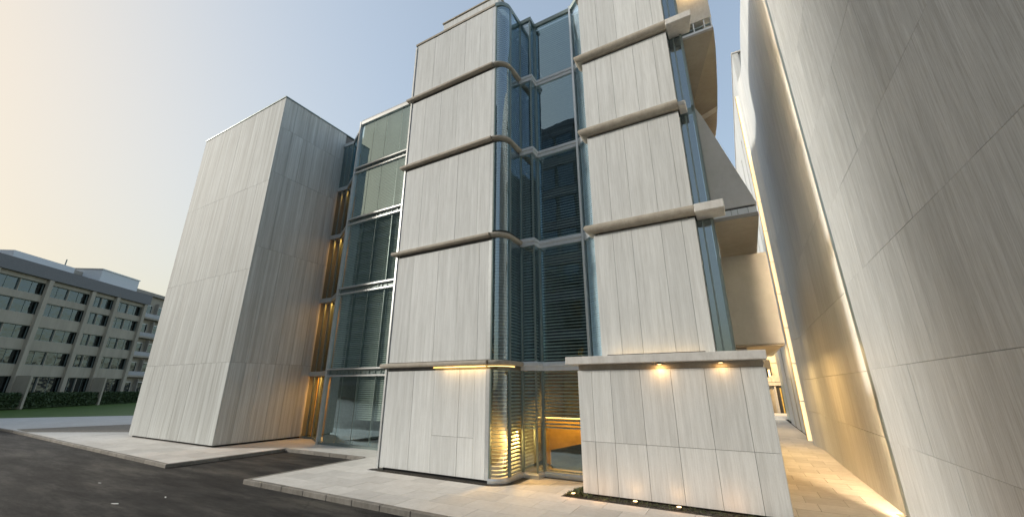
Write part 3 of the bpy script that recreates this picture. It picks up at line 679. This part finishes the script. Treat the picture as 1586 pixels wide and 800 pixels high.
# ground bed
bed = MB().prism([(-4.65, 10.95), (.95, 10.95), (.95, 11.8), (.52, 11.8), (.52, 11.4), (-4.1, 11.4), (-4.1, 12.3), (-4.5, 12.3)], -.02, .008).build('planting_bed', 'soil', kind='structure')
MB().prism([(-11.9, 10.95), (-6.9, 10.95), (-6.3, 11.6), (-6.3, 12.4), (-5.9, 12.75), (-4.4, 12.75), (-4.4, 13), (-7, 13), (-11.7, 11.6)], -.02, .006).build('gravel_margin', 'soil', kind='structure')
ul = thing('ground_uplight', 'warm uplight at the left corner of the planting bed by the stepped pier', 'lamp', (-4.35, 11.1, .01), 'ground uplights in the planting bed')
MB().cyl(-4.35, 11.1, .01, .07, .07, 16, .065).build('housing', 'bronze', ul)
MB().cyl(-4.35, 11.1, .071, .08, .05, 16).build('lens', 'lamp', ul)
copy_tree(ul, (-2.75, 11.1, .01), 'warm uplight in the middle of the planting bed before the stepped pier')
copy_tree(ul, (-1.75, 11.1, .01), 'warm uplight nearest the right end of the planting bed')
for x, p in ((-4.35, 1.6), (-2.75, .8), (-1.75, .8)):
    spot((x, 11.1, .1), p, (R(180 - 12), 0, 0), 120); point((x, 10.98, .22), p * 1.3, (1, .5, .2), .12)
point((-.6, 10.95, .25), 1.6, (1, .5, .2), .12); point((-3.6, 10.95, .2), 1.6, (1, .52, .2), .12)
# leaf clumps
b = MB()
def leaf(b, x, y, z, s):
    a, t = random.uniform(0, 6.28), random.uniform(.2, 1.1); dx, dy = math.cos(a) * s, math.sin(a) * s
    b.add([(x, y, z), (x + dx * .5 - dy * .25, y + dy * .5 + dx * .25, z + s * t * .5), (x + dx, y + dy, z + s * t), (x + dx * .5 + dy * .25, y + dy * .5 - dx * .25, z + s * t * .45)], [(0, 1, 2, 3)])
for i in range(1100):
    u = random.random() ** 1.3; x = -4.55 + 5.4 * u; y = random.uniform(10.98, 11.28)
    leaf(b, x, y, .005 + random.uniform(0, .03), random.uniform(.02, .055 if x > -3.9 else .09))
for i in range(300): leaf(b, random.uniform(-4.5, -4.2), random.uniform(11.0, 12.1), .01, random.uniform(.03, .1))
tag(b.build('ground_cover', 'plant', kind='stuff'), 'low leafy ground cover filling the narrow bed at the foot of the stepped pier', 'plants')
b = MB()
for i in range(1500):
    x, y = random.uniform(-4.6, .9), random.uniform(10.96, 11.3); s = random.uniform(.008, .02)
    b.box(x, x + s, y, y + s * 1.3, .006, .008 + s * .8)
for i in range(1500):
    x, y = random.uniform(-11.85, -6.9), random.uniform(10.96, 11.12); s = random.uniform(.01, .022)
    b.box(x, x + s, y, y + s * 1.3, .004, .006 + s * .8)
tag(b.build('gravel', 'soil', kind='stuff'), 'dark loose gravel in the strips along the pier bases', 'gravel')
gl = copy_tree(ul, (2.28, 7.4, .01), 'warm uplight at the foot of the huge near wall, at the right edge')
spot((2.3, 7.4, .1), 9, (0, R(180 - 8), 0), 110, col=(1, .45, .18))
# alley wall lamps
wl = thing('wall_lamp', 'small warm wall lamp on the side of the capped base facing the alley', 'lamp', (.53, 11.9, 3.05))
MB().box(.504, .56, 11.85, 11.95, 2.95, 3.15).build('housing', 'bronze', wl)
MB().box(.561, .60, 11.87, 11.93, 2.97, 3.13).build('lens', 'lamp', wl)
spot((.8, 12.6, 2.9), 26, (0, R(-12), 0), 120)
area('alley_light', (.9, 17.5, 3.9), .8, 60, (1, .58, .2))
area('alley_light', (1.0, 23, 3.9), .8, 70, (1, .62, .22))
area('alley_light', (1.5, 33, 5.5), 1, 90, (1, .66, .28))
point((.5, 12.7, 17.0), 14, (1, .6, .2))  # added warm glow for the upper stair wall; no fixture stands there

# ================================================================= OFFICE BLOCK far left
ang = math.atan2(.82307, -.56794)
O0 = Vector((-77.29, 9.58)); D = Vector((-.56794, .82307)); Nn = Vector((.82307, .56794))     # Nn faces the camera
of = thing('office_block', 'long beige office block with ribbon windows and grey roof band behind the hedge', 'building', (-83, 18, 0))
def ob(b, s0, s1, o0, o1, z0, z1):      # box along facade: s range, outward range
    q = []
    for z in (z0, z1):
        for s_, o_ in ((s0, o0), (s1, o0), (s1, o1), (s0, o1)):
            p = O0 + D * s_ + Nn * o_; q.append((p.x, p.y, z))
    return b.add(q, [(0, 3, 2, 1), (4, 5, 6, 7), (0, 1, 5, 4), (1, 2, 6, 5), (2, 3, 7, 6), (3, 0, 4, 7)])
rz = [(14.55, 16.15), (11.95, 13.65), (8.75, 10.45), (5.6, 7.4), (.4, 4.15)]
S0, S1 = -16, 23.3
ob(MB(), S0, S1, -14, -1.2, 0, 16.6).build('core', 'roomd', of)
ob(MB(), S1 - .3, S1, -14, -.01, 0, 16.6).build('end_wall', 'office', of)
zt = 16.7
for (a, c) in rz:
    ob(MB(), S0, S1 - .31, -.5, 0, c + .002, zt).build('spandrel_wall', 'office', of)
    zt = a - .002
ob(MB(), S0 - .5, S1 + .5, -14.5, .45, 16.72, 18.35).build('roof_fascia', 'fascia', of)
fins = [-13, -6.5, 0, 6.5, 13, 17.3, 23.1]
for i, s_ in enumerate(fins):
    ob(MB(), s_ - .3, s_ + .3, 0, .35 if i % 2 == 0 else .42, .3, 16.68).build('fin', 'office', of)
for r_, (a, c) in enumerate(rz):
    for i in range(len(fins) - 1):
        s0, s1 = fins[i] + .25, fins[i + 1] - .25; mid = (s0 + s1) / 2
        for (u0, u1) in ((s0, mid - .05), (mid + .05, s1)):
            fr = ob(MB(), u0, u1, -.3, -.22, a, a + .07); ob(fr, u0, u1, -.3, -.22, c - .07, c); ob(fr, u0, u0 + .06, -.3, -.22, a + .072, c - .072); ob(fr, u1 - .06, u1, -.3, -.22, a + .072, c - .072)
            wd = fr.build('window', 'alug', of)
            n = max(2, round((u1 - u0) / 1.4))
            for k in range(n):
                v0, v1 = u0 + (u1 - u0) * k / n, u0 + (u1 - u0) * (k + 1) / n
                o_ = -.27 - .03 * (k % 2)
                ob(MB(), v0 + .07, v1 - .0, o_ - .01, o_, a + .075, c - .075).build('pane', 'glasso', wd)
                if k: ob(MB(), v0, v0 + .05, -.3, -.23, a + .075, c - .075).build('frame_bar', 'alug', wd)
            # curtains / blinds behind some panes
            if random.random() < (.8 if r_ < 1 else .25):
                k = random.uniform(.2, .8); ob(MB(), u0 + .1, u0 + .1 + (u1 - u0 - .2) * k, -.62, -.6, a + .1, c - .05).build('curtain', 'span' if r_ < 2 else 'old', wd)
        ob(MB(), mid - .05, mid + .05, -.3, -.12, a, c).build('pillar', 'office', of)
ob(MB(), 3.5, 11.9, -9, -2.5, 18.36, 20.0).build('rooftop_box', 'span', of)
ob(MB(), 14.6, 21.9, -8, -1.0, 18.36, 20.6).build('rooftop_box', 'span', of)
ob(MB(), 14.5, 22.0, -8.1, -.9, 20.61, 20.75).build('rooftop_coping', 'alu', of)
ob(MB(), 10.7, 10.8, -3, -2.9, 20.01, 21.0).build('mast', 'alug', of)
# hedge
def hedge(name, s0, s1, label):
    b = ob(MB(), s0 + .1, s1 - .1, .95, 1.9, .3, 1.85)
    for i in range(int((s1 - s0) * 420)):
        s_ = random.uniform(s0, s1)
        if random.random() < .6: o_, z_ = random.uniform(1.8, 2.05), random.uniform(.4, 1.95)
        else: o_, z_ = random.uniform(.9, 2.0), random.uniform(1.8, 2.12)
        p = O0 + D * s_ + Nn * o_; s = random.uniform(.08, .2); n = Vector([random.uniform(-1, 1) for _ in range(3)]).normalized()
        t = n.orthogonal().normalized() * s; u = n.cross(t) * .6; c = Vector((p.x, p.y, z_))
        b.add([tuple(c - t), tuple(c + u), tuple(c + t), tuple(c - u)], [(0, 1, 2, 3)])
    tag(b.build(name, 'leaf'), label, 'hedge', 'clipped hedges before the office block')
hedge('hedge', -16, 6.2, 'dark clipped hedge section before the office block, at the left edge')
hedge('hedge', 6.8, 17.0, 'long middle section of dark clipped hedge between two office fins')
hedge('hedge', 17.6, 34, 'right section of dark clipped hedge running behind the tower')
for s_ in (6.5, 17.3): ob(MB(), s_ - .14, s_ + .14, .5, 2.15, .2, 4.2).build('fin_foot', 'office', of)
# second block between office and tower
ap = thing('apartment_block', 'pale older apartment block with balconies glimpsed between office block and tower', 'building', (-135, 75, 0))
def ab_box(b, s0, s1, o0, o1, z0, z1):
    q = []; A = O0 + D * 24 + Vector((-30, 36)); 
    for z in (z0, z1):
        for s_, o_ in ((s0, o0), (s1, o0), (s1, o1), (s0, o1)):
            p = A + D * s_ + Nn * o_; q.append((p.x, p.y, z))
    return b.add(q, [(0, 3, 2, 1), (4, 5, 6, 7), (0, 1, 5, 4), (1, 2, 6, 5), (2, 3, 7, 6), (3, 0, 4, 7)])
ab_box(MB(), -58, 10, -12, 0, 0, 19.5).build('wall', 'office', ap)
ab_box(MB(), -58.5, 10.5, -12.5, .5, 19.51, 20.1).build('roof', 'old', ap)
for k in range(5):
    z = 2 + k * 3.5
    for s_ in range(-54, 6, 3):
        f_ = ab_box(MB(), s_, s_ + 1.8, .01, .1, z, z + 1.8).build('window', 'alu', ap)
        ab_box(MB(), s_ + .12, s_ + 1.68, .101, .13, z + .12, z + 1.68).build('pane', 'glasso', f_)
        ab_box(MB(), s_ + 2.3, s_ + 2.45, .14, .79, z - .59, z + 2.3).build('party_screen', 'old', ap)
    ab_box(MB(), -56, 8, .14, .9, z - .9, z - .6).build('balcony_slab', 'office', ap)
    ab_box(MB(), -56, 8, .8, .9, z - .59, z + .1).build('balcony_rail', 'smooth', ap)

# ================================================================= scraps on the asphalt
def scrap(loc, rot, s, label):
    b = MB(); n = 9; pts = []
    for i in range(n):
        a = 6.283 * i / n; r = s * random.uniform(.5, 1.1); pts.append((r * math.cos(a) * 1.9, r * math.sin(a) * .45))
    c, d = math.cos(rot), math.sin(rot)
    pts = [(loc[0] + x * c - y * d, loc[1] + x * d + y * c) for x, y in pts]
    b.prism(pts, -.123, -.117); tag(b.build('paper_scrap', 'paper'), label, 'litter', 'scraps lying on the asphalt')
scrap((-14.58, 5.17), .35, .09, 'longest white scrap lying on the asphalt at lower left')
scrap((-14.21, 6.1), -.3, .05, 'small white scrap right of the longest one on the asphalt')
scrap((-18.07, 5.89), .3, .05, 'tiny pale scrap farthest back on the asphalt')
